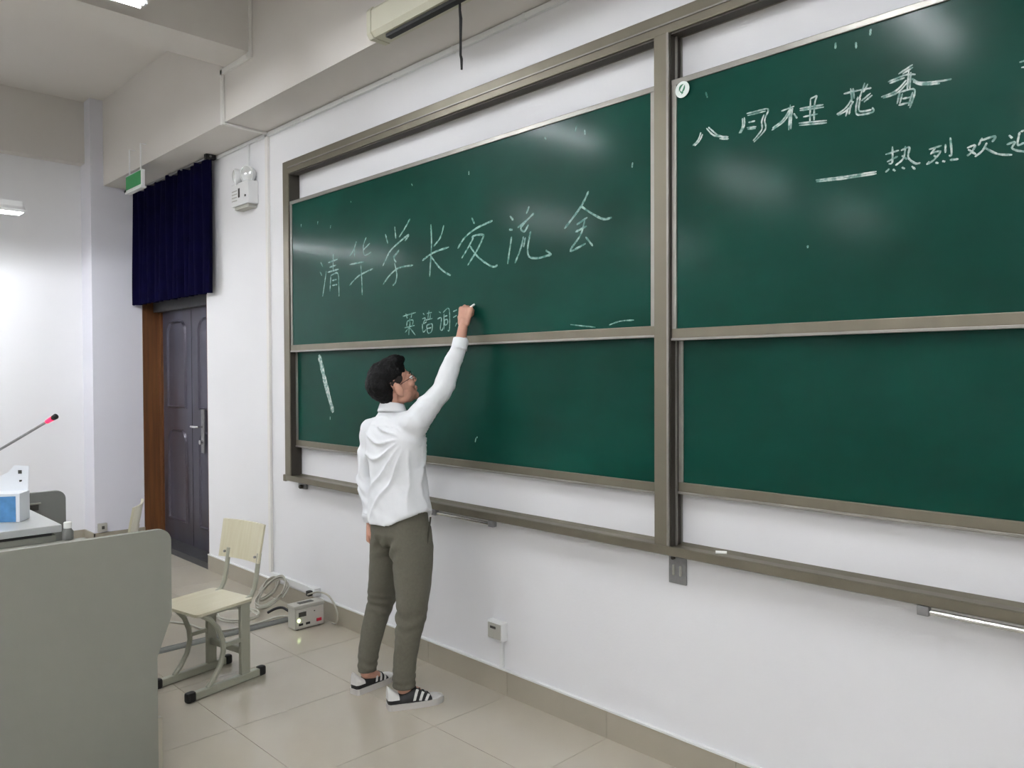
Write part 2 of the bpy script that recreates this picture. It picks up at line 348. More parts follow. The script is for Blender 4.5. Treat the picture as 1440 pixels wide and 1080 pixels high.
CHALK = [
  ('UL', 0.0095, [[(0.851,2.431),(0.879,2.398)],[(0.841,2.368),(0.866,2.342)],[(0.873,2.202),(0.897,2.279),(0.921,2.367)],[(0.944,2.418),(1.061,2.43)],[(0.961,2.387),(1.044,2.393)],[(1.007,2.47),(1.005,2.366)],[(0.938,2.356),(1.071,2.364)],[(0.977,2.332),(0.964,2.228)],[(0.977,2.332),(1.06,2.339),(1.072,2.264),(1.074,2.188)],[(0.993,2.297),(1.048,2.3)],[(0.992,2.265),(1.053,2.267)]]),
  ('UL', 0.0095, [[(1.279,2.518),(1.247,2.468),(1.2,2.434)],[(1.257,2.475),(1.257,2.424)],[(1.428,2.489),(1.354,2.455)],[(1.389,2.53),(1.356,2.481),(1.368,2.423),(1.442,2.434)],[(1.199,2.381),(1.358,2.382)],[(1.197,2.248),(1.301,2.299),(1.458,2.33)],[(1.327,2.365),(1.336,2.271),(1.34,2.177)]]),
  ('UL', 0.0105, [[(1.591,2.524),(1.616,2.464)],[(1.686,2.557),(1.696,2.484)],[(1.836,2.581),(1.781,2.53),(1.728,2.488)],[(1.561,2.336),(1.627,2.408),(1.682,2.44),(1.82,2.492),(1.785,2.459)],[(1.668,2.377),(1.727,2.411),(1.677,2.373),(1.699,2.344)],[(1.564,2.224),(1.634,2.275),(1.726,2.309),(1.861,2.311)],[(1.681,2.343),(1.703,2.273),(1.689,2.227),(1.661,2.211)]]),
  ('UL', 0.0105, [[(2.026,2.523),(2.031,2.414),(2.02,2.301),(2.013,2.231)],[(2.14,2.503),(2.11,2.44),(2.049,2.397)],[(1.948,2.329),(2.045,2.362),(2.183,2.378)],[(2.025,2.345),(2.094,2.279),(2.153,2.241),(2.197,2.222)]]),
  ('UL', 0.0105, [[(2.371,2.51),(2.393,2.476)],[(2.256,2.361),(2.316,2.414),(2.407,2.45),(2.533,2.473)],[(2.289,2.306),(2.343,2.358),(2.385,2.406)],[(2.468,2.409),(2.42,2.344),(2.336,2.262)],[(2.37,2.407),(2.406,2.415),(2.468,2.409)],[(2.356,2.364),(2.423,2.296),(2.524,2.239),(2.569,2.241)]]),
  ('UL', 0.0105, [[(2.66,2.478),(2.684,2.454)],[(2.654,2.411),(2.679,2.407)],[(2.643,2.239),(2.655,2.3),(2.672,2.374)],[(2.795,2.506),(2.775,2.473)],[(2.714,2.412),(2.775,2.439),(2.827,2.468)],[(2.775,2.437),(2.737,2.407),(2.762,2.388),(2.79,2.418)],[(2.694,2.238),(2.736,2.308),(2.755,2.364)],[(2.768,2.358),(2.755,2.311)],[(2.805,2.383),(2.786,2.313),(2.792,2.262),(2.851,2.247),(2.911,2.252),(2.939,2.256),(2.905,2.278)]]),
  ('UL', 0.0105, [[(3.173,2.517),(3.123,2.451),(3.025,2.366)],[(3.126,2.457),(3.193,2.412),(3.259,2.378),(3.306,2.379)],[(3.101,2.375),(3.166,2.399)],[(3.092,2.342),(3.161,2.36)],[(3.15,2.389),(3.125,2.326),(3.061,2.258),(3.155,2.282)],[(3.155,2.311),(3.197,2.265)]]),
  ('UL', 0.007, [[(1.759,2.022),(1.884,2.038)],[(1.788,2.037),(1.804,2.007)],[(1.849,2.04),(1.84,2.009)],[(1.801,1.992),(1.796,1.964)],[(1.801,1.992),(1.856,1.996),(1.851,1.965)],[(1.776,1.954),(1.872,1.964)],[(1.826,2.006),(1.824,1.963),(1.781,1.927)],[(1.821,1.963),(1.816,1.91)],[(1.828,1.951),(1.879,1.908)]]),
  ('UL', 0.007, [[(1.951,2.029),(1.964,2.02)],[(1.944,1.998),(1.972,2.001),(1.953,1.971),(1.983,1.98)],[(1.985,2.026),(2.03,2.03)],[(2.005,2.043),(1.994,1.996)],[(2.018,2.021),(2.013,1.995)],[(1.97,1.989),(2.036,1.996)],[(1.983,1.962),(1.993,1.917),(2.027,1.924),(2.032,1.965),(1.985,1.96)],[(1.944,1.97),(1.95,1.924),(1.978,1.936)],[(1.989,1.941),(2.025,1.945)]]),
  ('UL', 0.007, [[(2.093,2.031),(2.11,2.023)],[(2.08,1.99),(2.114,1.994),(2.105,1.936),(2.121,1.927),(2.128,1.942)],[(2.138,2.018),(2.136,1.93)],[(2.13,2.024),(2.18,2.041),(2.184,1.933),(2.168,1.923)],[(2.144,2.002),(2.167,2.005)],[(2.142,1.982),(2.146,1.955),(2.166,1.961),(2.167,1.983),(2.142,1.982)]]),
  ('UL', 0.007, [[(2.215,2.024),(2.248,2.032)],[(2.215,1.992),(2.246,2.002)],[(2.232,1.943),(2.246,1.962)]]),
  ('SM', 0.006, [[(3.061,1.915),(3.211,1.896)],[(3.29,1.903),(3.352,1.917),(3.426,1.918)]]),
  ('UR', 0.0062, [[(3.721,2.61),(3.745,2.627),(3.758,2.655)],[(3.729,2.607),(3.752,2.623),(3.766,2.646)],[(3.783,2.666),(3.82,2.628),(3.881,2.61)],[(3.792,2.668),(3.825,2.635),(3.836,2.626),(3.881,2.602),(3.842,2.612)]]),
  ('UR', 0.0062, [[(3.941,2.669),(3.941,2.638),(3.927,2.614)],[(3.949,2.67),(3.949,2.639),(3.933,2.613)],[(3.959,2.682),(4.043,2.681)],[(3.962,2.674),(4.037,2.673)],[(4.043,2.681),(4.047,2.671),(4.033,2.641),(4.035,2.604),(3.989,2.567)],[(4.031,2.662),(4.021,2.638),(4.021,2.607),(3.986,2.573)],[(3.966,2.647),(3.994,2.646)],[(3.96,2.628),(3.999,2.623)],[(3.962,2.622),(3.997,2.617)]]),
  ('UR', 0.0062, [[(4.099,2.658),(4.149,2.664)],[(4.134,2.673),(4.128,2.581)],[(4.143,2.66),(4.138,2.626),(4.136,2.583)],[(4.14,2.658),(4.111,2.619),(4.061,2.596)],[(4.132,2.658),(4.105,2.624),(4.064,2.603)],[(4.147,2.638),(4.16,2.617)],[(4.17,2.65),(4.257,2.643)],[(4.17,2.643),(4.259,2.634)],[(4.21,2.676),(4.208,2.591)],[(4.234,2.681),(4.225,2.651),(4.223,2.595)],[(4.21,2.676),(4.234,2.681)],[(4.183,2.617),(4.237,2.615)],[(4.166,2.598),(4.27,2.584)],[(4.168,2.59),(4.27,2.576)]]),
  ('UR', 0.0062, [[(4.329,2.663),(4.38,2.662),(4.423,2.659)],[(4.353,2.676),(4.358,2.627)],[(4.361,2.674),(4.365,2.637)],[(4.401,2.682),(4.383,2.633)],[(4.411,2.676),(4.396,2.651)],[(4.358,2.639),(4.336,2.612),(4.305,2.597)],[(4.363,2.629),(4.341,2.604),(4.308,2.593)],[(4.346,2.611),(4.336,2.583)],[(4.354,2.618),(4.348,2.587)],[(4.378,2.641),(4.371,2.598),(4.38,2.578),(4.428,2.576),(4.426,2.592)],[(4.386,2.635),(4.381,2.598),(4.391,2.587),(4.424,2.585)],[(4.421,2.642),(4.39,2.623)],[(4.426,2.634),(4.398,2.617)]]),
  ('UR', 0.0062, [[(4.555,2.701),(4.51,2.682)],[(4.556,2.692),(4.523,2.679)],[(4.477,2.665),(4.533,2.673),(4.564,2.666)],[(4.482,2.659),(4.53,2.665)],[(4.543,2.688),(4.538,2.621)],[(4.549,2.678),(4.546,2.624)],[(4.535,2.656),(4.503,2.629),(4.455,2.62)],[(4.538,2.647),(4.507,2.621),(4.461,2.615)],[(4.552,2.656),(4.579,2.636),(4.638,2.625),(4.671,2.623)],[(4.556,2.646),(4.582,2.629),(4.637,2.618)],[(4.515,2.621),(4.506,2.584)],[(4.523,2.615),(4.515,2.583)],[(4.515,2.621),(4.561,2.617),(4.546,2.561)],[(4.555,2.612),(4.542,2.569)],[(4.524,2.597),(4.554,2.596)],[(4.511,2.579),(4.548,2.58)]]),
  ('UR', 0.0062, [[(4.23,2.38),(4.34,2.374),(4.441,2.372)],[(4.232,2.374),(4.34,2.367),(4.441,2.365)]]),
  ('UR', 0.0062, [[(4.47,2.424),(4.513,2.429)],[(4.492,2.446),(4.492,2.395),(4.48,2.391)],[(4.475,2.398),(4.51,2.41)],[(4.519,2.427),(4.545,2.432),(4.542,2.4),(4.564,2.376),(4.58,2.375)],[(4.533,2.439),(4.527,2.4),(4.502,2.381)],[(4.522,2.41),(4.539,2.394)],[(4.47,2.364),(4.483,2.374)],[(4.494,2.37),(4.502,2.362)],[(4.522,2.371),(4.532,2.364)],[(4.553,2.369),(4.564,2.356)]]),
  ('UR', 0.0062, [[(4.605,2.413),(4.643,2.418)],[(4.625,2.415),(4.61,2.396)],[(4.614,2.4),(4.639,2.4),(4.623,2.379),(4.603,2.366)],[(4.62,2.391),(4.629,2.381)],[(4.654,2.42),(4.654,2.392)],[(4.668,2.438),(4.672,2.385),(4.664,2.382)],[(4.598,2.365),(4.607,2.374)],[(4.625,2.367),(4.634,2.363)],[(4.645,2.368),(4.654,2.364)],[(4.667,2.367),(4.692,2.365)]]),
  ('UR', 0.0062, [[(4.716,2.395),(4.738,2.399),(4.73,2.381),(4.716,2.37)],[(4.719,2.39),(4.742,2.369)],[(4.758,2.418),(4.748,2.396)],[(4.753,2.41),(4.793,2.415),(4.785,2.399)],[(4.771,2.4),(4.759,2.378),(4.738,2.363)],[(4.765,2.386),(4.799,2.36),(4.839,2.349)]]),
  ('UR', 0.0062, [[(4.83,2.41),(4.839,2.399)],[(4.824,2.383),(4.846,2.386),(4.839,2.368),(4.87,2.353),(4.908,2.352)],[(4.858,2.414),(4.853,2.377),(4.87,2.379)],[(4.86,2.414),(4.874,2.417)],[(4.876,2.402),(4.899,2.404),(4.898,2.369),(4.891,2.369)],[(4.877,2.4),(4.878,2.363)]]),
  ('UR', 0.0062, [[(4.856,2.623),(4.887,2.625)],[(4.861,2.606),(4.906,2.602)]]),
  ('LL', 0.042, [[(0.764,1.815),(0.851,1.608),(0.938,1.429)]]),
]
rnd = random.Random(3)
for bk, w, strokes in CHALK:
    mb = MB()
    for k, s_ in enumerate(strokes): ribbon(mb, s_, w, BY[bk[0].replace('S', 'U')]-.0002*(k % 3), rnd)
    if bk == 'SM':
        for k, s_ in enumerate(strokes):
            m1 = MB(); ribbon(m1, s_, w, BY['U'], rnd); obj('chalk_smear', m1, M_CHALK1, BO['UL'])
    elif bk == 'LL': obj('pale_line', mb, M_CHALK2, BO[bk])  # wide pale line slanting down the lower left board
    elif len(strokes) == 3:
        for s_ in strokes: m1 = MB(); ribbon(m1, s_, w, BY['U'], rnd); obj('chalk_stroke', m1, M_CHALK1, BO[bk])
    else: obj('chalk_character', mb, M_CHALK1 if bk == 'UL' else M_CHALK2, BO[bk])
# chalk specks
for bk, x, z in (('UL', .82, 2.71), ('UL', 1.22, 2.78), ('UL', 1.85, 2.78), ('UL', 2.35, 2.76), ('UL', 2.9, 2.82), ('UL', 3.1, 2.83), ('UL', .6, 2.72), ('UL', .98, 2.66), ('UL', 3.42, 2.6), ('UL', 3.15, 2.8),
                 ('UR', 3.78, 2.81), ('UR', 4.3, 2.85), ('UR', 4.42, 2.86), ('UR', 4.2, 2.15), ('UR', 4.37, 2.83), ('LL', 2.37, 1.35), ('LL', 2.36, 1.345), ('LL', .9, 1.4)):
    sk_ = MB(); ribbon(sk_, [(x, z), (x+rnd.uniform(-.008, .012), z-rnd.uniform(.008, .028))], .007, BY[bk[0]], rnd); obj('chalk_speck', sk_, M_CHALK1, BO[bk])
# round sticker with a green leaf emblem
def disc(cx, cz, y0, y1, r, n=32):
    return MB().prism([(cx+r*math.cos(2*math.pi*k/n), cz+r*math.sin(2*math.pi*k/n)) for k in range(n)], 'y', y0, y1)
st = obj('sticker', disc(3.676, 2.845, -.0835, -.0815, .033), M_STICK, BO['UR'])
def leaf(c, ang, L, wd, bend):
    up = []; dn = []; n = 10
    for k in range(n+1):
        u = k/n; x = (u-.5)*L; off = bend*math.sin(u*math.pi); h = wd*math.sin(u*math.pi)**.8
        up.append((x, off+h)); dn.append((x, off-h*.3))
    pts = up+dn[::-1][1:-1]; ca, sa = math.cos(ang), math.sin(ang)
    return [(c[0]+p[0]*ca-p[1]*sa, c[1]+p[0]*sa+p[1]*ca) for p in pts]
for c, ang, L, wd, bd in (((3.672, 2.853), .9, .034, .007, .004), ((3.681, 2.846), 1.1, .034, .006, -.005), ((3.674, 2.838), 2.5, .02, .004, .003), ((3.677, 2.829), .5, .012, .003, 0)):
    obj('emblem', MB().prism(leaf(c, ang, L, wd, bd), 'y', -.0842, -.0834), M_LOGO, st)

# piece of chalk lying on the tray
tag(obj('chalk_piece', MB().tube([(3.835, -.092, .978), (3.872, -.07, .978)], .006, 10), M_CHALKW, None, True), 'small white chalk stub lying on the tray right of the divider', 'chalk')

# ---------------------------------------------------------------- light fittings
def fitting(x, ya, yb, z, label, ceil=None, hooded=False):
    ceil = ceil or ZC
    t = thing('ceiling_light', label, 'light', (x, (ya+yb)/2, z), group='hanging fluorescent fittings')
    hood = [(x-.085, z-.012), (x-.08, z+.012), (x-.035, z+.042), (x-.03, z+.085), (x+.03, z+.085), (x+.035, z+.042), (x+.08, z+.012), (x+.085, z-.012), (x+.080, z-.012), (x+.074, z+.008), (x+.03, z+.034), (x-.03, z+.034), (x-.074, z+.008), (x-.080, z-.012)]
    if not hooded: hood = [(x-.08, z-.004), (x-.074, z+.020), (x-.032, z+.045), (x-.03, z+.085), (x+.03, z+.085), (x+.032, z+.045), (x+.074, z+.020), (x+.08, z-.004), (x+.068, z+.014), (x+.028, z+.038), (x-.028, z+.038), (x-.068, z+.014)]
    obj('housing', MB().prism(hood, 'y', ya, yb), M_PVC, t)
    for a, c in ((ya, ya+.012), (yb-.012, yb)):
        obj('end_cap', MB().prism(hood[:8], 'y', a, c) if hooded else bx(x-.02, x+.02, a, c, z-.012, z+.04), M_PVC, t)
    obj('tube', MB().tube([(x, ya+.02, z+.006), (x, yb-.02, z+.006)], .014, 8), M_TUBE, t)
    for y in (ya+.25, yb-.25): obj('rod', MB().tube([(x, y, z+.08), (x, y, ceil)], .006, 6), M_STEEL, t)
    return t
fitting(-1.84, -2.75, -1.20, 3.0, 'lit fluorescent fitting hanging low by the far wall', hooded=True)
fitting(1.05, -2.75, -1.25, 3.70, 'lit fluorescent fitting hanging beside the ceiling beam')
for x in (3.9, 7.2):
    fitting(x, -2.75, -1.25, 3.70, 'lit fluorescent fitting hanging over the chalkboard end, out of frame')
for y in (-4.3, -7.0):
    for x in (-1.6, 1.3, 4.2, 7.2): fitting(x, y-1.5, y, 3.70, 'lit fluorescent fitting hanging over the seating, out of frame')

# ---------------------------------------------------------------- conduits and wall fittings
def conduit(label, parts, mt=None):
    b0 = MB().box(*parts[0], bev=.002)
    o = obj('cable_trunking', b0, mt or M_PVC); tag(o, label, 'trunking')
    for p in parts[1:]: obj('section', MB().box(*p, bev=.002), mt or M_PVC, o)
    return o
cd = conduit('white cable trunking running along the wall under the bulkhead', [(.020, XR, -.022, -.001, ZS-.034, ZS-.004)])
for k in range(8): obj('clip', bx(.5+k*.55, .515+k*.55, -.024, -.001, ZS-.037, ZS-.002), M_PVC, cd)
conduit('white cable trunking running down the wall left of the chalkboard', [(-.022, .014, -.022, -.001, .185, ZS-.034), (-.016, .016, YS-.003, -.022, ZS-.016, ZS-.001), (-.018, .018, YS-.02, YS-.002, ZS-.02, 3.88), (-.018, .42, YS-.02, YS-.002, 3.83, 3.868), (.405, .452, YS-.02, YS-.002, 3.83, 4.3)], mat('painted_trunking', (224, 222, 217), .6))
ct = conduit('short white trunking above the skirting by the corner cables', [(.014, .60, -.026, -.001, .142, .19)])
pb = thing('wall_socket', 'small white socket with black plug at the end of the low trunking', 'socket', (.64, -.03, .11))
obj('box', bx(.60, .69, -.05, -.002, .142, .2, bev=.004), M_PVC, pb)
obj('plug', bx(.635, .67, -.085, -.05, .15, .185, bev=.004), M_BLACK, pb)
conduit('white trunking along the wall top between curtain and emergency light', [(-.87, -.03, -.02, -.001, ZS-.03, ZS-.004)])
conduit('thin white conduit dropping to the emergency light', [(-.326, -.306, -.018, -.001, 3.2, ZS-.031)])
so = thing('wall_socket', 'small white socket low on the wall right of the person', 'socket', (2.5, -.02, .29))
obj('box', bx(2.44, 2.555, -.042, -.001, .285, .385, bev=.006), M_PVC, so)
obj('cover', bx(2.45, 2.545, -.047, -.04, .295, .375, bev=.003), M_BOX, so)
obj('slot', bx(2.47, 2.51, -.0495, -.046, .348, .36), M_BOXD, so)
obj('conduit', bx(2.505, 2.53, -.016, -.001, .137, .285, bev=.002), M_PVC, so)
so = thing('wall_socket', 'small grey socket low on the column left of the door', 'socket', (XC+.02, -.42, .17))
obj('box', bx(XC+.001, XC+.035, -.44, -.36, .17, .25, bev=.004), M_BOX, so)
obj('slot', bx(XC+.035, XC+.037, -.41, -.385, .195, .225), M_BOXD, so)

el = thing('emergency_light', 'white twin-lamp emergency light on the wall right of the curtain', 'emergency light', (-.31, -.05, 2.98))
obj('body', bx(-.46, -.17, -.085, -.001, 2.99, 3.165, bev=.008), M_PVC, el)
obj('lower_tray', bx(-.43, -.2, -.07, -.001, 2.965, 2.99, bev=.003), M_BOX, el)
obj('window', bx(-.335, -.312, -.088, -.084, 3.05, 3.12), M_BOXD, el)
obj('button', MB().tube([(-.215, -.083, 3.05), (-.215, -.09, 3.05)], .009, 10), M_BOXD, el)
for k in range(4): obj('vent', bx(-.445, -.36, -.0868, -.084, 3.03+k*.025, 3.036+k*.025), M_BOX, el)
for cx, cy, dx in ((-.385, -.075, -.45), (-.235, -.06, .25)):
    ax = Vector((dx, -.85, -.12)).normalized(); c = Vector((cx, cy, 3.215))
    prof = [(-.07, .018), (-.05, .045), (-.02, .064), (0, .069), (.008, .069)]
    a = ax.cross(Vector((0, 0, 1))).normalized(); e = ax.cross(a); n = 22
    lp = obj('lamp_head', MB().rings([[c+ax*p+a*math.cos(2*math.pi*j/n)*r+e*math.sin(2*math.pi*j/n)*r for j in range(n)] for p, r in prof]), M_PVC, el, True)
    pl = [(.008, .063), (.02, .05), (.028, .03), (.031, .012)]
    obj('lens', MB().rings([[c+ax*p+a*math.cos(2*math.pi*j/n)*r+e*math.sin(2*math.pi*j/n)*r for j in range(n)] for p, r in pl]), M_LENS, lp, True)
    obj('neck', MB().tube([c+Vector((0, .01, -.04)), c+Vector((0, .02, -.075))], .014, 8), M_PVC, lp)

ex = thing('exit_sign', 'green exit sign hanging from rods beside the navy curtain', 'exit sign', (-1.66, -.39, 3.27))
obj('case', bx(-1.855, -1.475, -.405, -.375, 3.285, 3.43, bev=.004), M_PVC, ex)
obj('face', bx(-1.84, -1.49, -.409, -.404, 3.305, 3.42), M_EXIT, ex)
obj('lower_edge', bx(-1.86, -1.47, -.412, -.368, 3.272, 3.29, bev=.003), M_PVC, ex)
obj('end_knob', MB().tube([(-1.875, -.395, 3.30), (-1.85, -.395, 3.30)], .02, 10), M_BLACK, ex)  # small dark knob at the lower corner of the sign
for q in (-1.80, -1.53): obj('rod', MB().tube([(q, -.39, 3.43), (q, -.39, 3.66), (q, YS, 3.66)], .006, 6), M_PVC, ex)

# navy curtain over the door
def curtain():
    n, m = 150, 24; vs = []; fs = []
    for side in (0, 1):
        for j in range(m+1):
            v = j/m
            for i in range(n+1):
                u = i/n; x = -2.625+u*1.76; z = 3.465-v*1.105+.012*math.sin(u*40)*(1 if j == 0 else 0)
                ph = u*2*math.pi*13+1.2*math.sin(u*9)
                y = -.075-.028*math.sin(ph)*(.55+.45*v)-.012*math.sin(ph*.37+v*2)+(.006 if side else 0)
                x += .010*math.sin(v*5+u*3)*(1-u)
                vs.append((x, y, z))
    k = (n+1)*(m+1)
    for j in range(m):
        for i in range(n):
            a = j*(n+1)+i; fs.append((a, a+1, a+n+2, a+n+1)); fs.append((k+a, k+a+n+1, k+a+n+2, k+a+1))
    for i in range(n):
        fs.append((i, k+i, k+i+1, i+1)); a = m*(n+1)+i; fs.append((a, a+1, k+a+1, k+a))
    for j in range(m):
        a = j*(n+1); fs.append((a, a+n+1, k+a+n+1, k+a)); a += n; fs.append((a, k+a, k+a+n+1, a+n+1))
    return MB().add(vs, fs)
cu = thing('door_curtain', 'dark navy curtain hanging over the upper part of the door', 'curtain', (-1.75, -.07, 2.36))
obj('cloth', curtain(), M_NAVY, cu, True, 80)
obj('rail', MB().tube([(-2.63, -.075, 3.475), (-.85, -.075, 3.475)], .01, 8), M_STEEL, cu)
obj('rail_end', bx(-.90, -.855, -.11, -.03, 3.455, 3.492), M_BLACK, cu)

# projector screen box and hanging cord
ps = thing('projector_screen', 'cream projector screen casing fixed to the bulkhead above the boards', 'screen casing', (3.6, -.42, 3.42))
prof = [(-.349, 3.46), (-.36, 3.445), (-.455, 3.445), (-.475, 3.47), (-.475, 3.58), (-.46, 3.60), (-.349, 3.60)]
obj('casing', MB().prism(prof, 'x', 2.02, 5.2), M_CREAM, ps)
obj('end_cap', MB().prism([(p[0]*1.0-(.004 if p[0] < -.4 else 0), p[1]+(-.004 if p[1] < 3.5 else .004)) for p in prof], 'x', 2.005, 2.04), M_CREAM, ps)
obj('roller_slot', bx(2.12, 5.1, -.44, -.405, 3.428, 3.447), M_BLACK, ps)
pts = [(2.66, -.40, 3.45), (2.66, -.40, 3.40), (2.666, -.40, 3.36), (2.664, -.40, 3.25), (2.663, -.40, 3.19), (2.670, -.40, 3.17), (2.671, -.40, 3.12)]
tag(obj('pull_cord', MB().tube(pts, [.006, .006, .008, .006, .006, .007, .005], 8), M_CABLEK), 'black pull cord hanging below the projector screen casing', 'cord')

# ---------------------------------------------------------------- teacher's console
cs = thing('teacher_console', 'grey teaching console with rounded side panels in the left foreground', 'console', (1.1, -1.95, 0))
def side_outline(ye, zt):
    y0, y1, zt, r = -2.45, ye, zt, .05; pts = [(y0, 0.0), (ye-.062, 0.0), (ye-.062, zt-.538), (y1, zt-.373)]
    pts += [(y1-r+r*math.cos(math.radians(a)), zt-r+r*math.sin(math.radians(a))) for a in range(0, 91, 15)]
    pts += [(y0+r+r*math.cos(math.radians(a)), zt-r+r*math.sin(math.radians(a))) for a in range(90, 181, 15)]
    return pts
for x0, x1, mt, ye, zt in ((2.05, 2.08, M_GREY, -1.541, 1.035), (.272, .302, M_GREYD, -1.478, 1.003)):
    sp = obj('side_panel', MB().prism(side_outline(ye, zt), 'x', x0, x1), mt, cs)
    if x0 > 1:
        obj('foot_strip', bx(x0+.002, x1-.002, ye-.062, ye-.044, 0, .235), M_SKIRT, sp)
    else:
        obj('recess_handle', bx(.302, .306, -1.78, -1.62, .90, .935, bev=.003), M_BOXD, sp)
        obj('handle_lip', bx(.302, .318, -1.79, -1.61, .935, .945, bev=.003), M_GREY, sp)
obj('front_panel', bx(.302, 2.05, -2.44, -2.41, .05, .90), M_GREY, cs)
rc = obj('raised_cabinet', bx(.302, 1.15, -2.40, -1.745, .05, .90), M_GREY, cs)
obj('black_slot', bx(.31, 1.155, -2.39, -1.765, .90, .914), M_BLACK, rc)  # black slot between the cabinet and its raised top
obj('raised_top', bx(.304, 1.165, -2.41, -1.722, .914, .95, bev=.004), M_DESK, cs)
obj('lower_deck', bx(1.152, 2.048, -2.41, -1.62, .845, .87, bev=.003), M_GREY, cs)
lc = obj('lower_cabinet', bx(1.152, 2.048, -2.40, -1.70, .05, .843), M_GREY, cs)
obj('cabinet_door', bx(1.19, 2.01, -1.70, -1.682, .1, .80, bev=.003), M_DESK, lc)
obj('door_pull', MB().tube([(1.87, -1.682, .5), (1.87, -1.655, .5), (1.87, -1.655, .62), (1.87, -1.682, .62)], .006, 8), M_STEEL, lc, True)

# things on the console
tb = thing('tissue_box', 'white box with a blue panel standing on the console top', 'box', (.865, -1.88, .95), math.radians(56))
def tbox(*a, bev=.002):
    m = WM[tb.name]; q = MB().box(*a, bev=bev); q.v = [m @ v for v in q.v]; return q
obj('carton', tbox(-.07, .07, -.06, .06, .001, .145), M_CARD, tb)
obj('blue_panel', tbox(-.045, .052, -.062, -.0595, .004, .132, bev=0), M_BLUE, tb)
fl = MB().add([(-.068, .045, .14), (.068, .045, .14), (.068, .06, .27), (.0, .06, .275), (-.03, .058, .24), (-.068, .056, .22), (-.068, .048, .138), (.068, .048, .138), (.068, .063, .268), (.0, .063, .273), (-.03, .061, .238), (-.068, .059, .218)],
      [(0, 1, 2, 3, 4, 5), (11, 10, 9, 8, 7, 6), (0, 6, 7, 1), (1, 7, 8, 2), (2, 8, 9, 3), (3, 9, 10, 4), (4, 10, 11, 5), (5, 11, 6, 0)])
fl.v = [WM[tb.name] @ v for v in fl.v]; obj('lid_flap', fl, M_CARD, tb)
for (a, c, d, e) in ((.04, .056, .232, .25), (.045, .058, .19, .2)):
    obj('print_mark', tbox(a-.02, c-.02, .051, .0555, d, e, bev=0), M_BOXD, tb)
pc = thing('pouch', 'small dark pouch lying behind the white box on the console', 'pouch', (.52, -1.93, .951))
obj('body', MB().box(.43, .62, -2.0, -1.84, .951, 1.07, bev=.03), mat('dark_pouch_cloth', (44, 38, 52), .8, noise_s=30, noise_a=.3), pc, True, 80)
obj('zip', MB().tube([(.44, -1.92, 1.071), (.61, -1.92, 1.071)], .004, 6), M_STEEL, pc)
pp = thing('paper_note', 'pale lilac paper with a dark mark lying on the lower console deck', 'paper', (1.40, -1.78, .87))
obj('sheet', bx(1.30, 1.44, -1.86, -1.70, .8705, .8725), M_PAPER, pp)
obj('dark_mark', bx(1.345, 1.375, -1.815, -1.78, .8725, .8735), M_BOXD, pp)
bt = thing('bottle', 'small bottle with a white cap beside the console top', 'bottle', (1.22, -1.69, .87))
def lathe(c, prof, n=20): return MB().rings([[Vector((c[0]+r*math.cos(2*math.pi*j/n), c[1]+r*math.sin(2*math.pi*j/n), c[2]+z)) for j in range(n)] for r, z in prof])
obj('flask', lathe((1.16, -1.695, .8715), [(.024, 0), (.026, .006), (.026, .04), (.018, .052), (.014, .056)]), M_GREYD, bt, True)
obj('cap', lathe((1.16, -1.695, .8715), [(.018, .056), (.0185, .058), (.0185, .084), (.016, .087)]), M_CHALKW, bt, True)
mi = thing('microphone', 'gooseneck microphone with red ring rising from the console', 'microphone', (.55, -2.2, .95))
obj('base', lathe((.55, -2.2, .9505), [(.06, 0), (.06, .018), (.045, .035), (.015, .04)]), M_BLACK, mi, True)
A_, B_ = Vector((.773, -1.9, 1.308)), Vector((1.157, -1.735, 1.488)); D_ = (B_-A_)
obj('gooseneck', MB().tube([(.55, -2.2, .985), (.555, -2.19, 1.08), (.60, -2.09, 1.19), A_-D_*.12, A_, A_+D_*.5, A_+D_*.86], .0065, 10), M_STEEL, mi, True)
hd = obj('mic_head', MB().tube([A_+D_*.92, A_+D_*.94, A_+D_*.985, B_], [.009, .013, .014, .008], 14), M_BLACK, mi, True)
obj('red_ring', MB().tube([A_+D_*.83, A_+D_*.925], [.010, .012], 14), M_LEDR, mi, True)

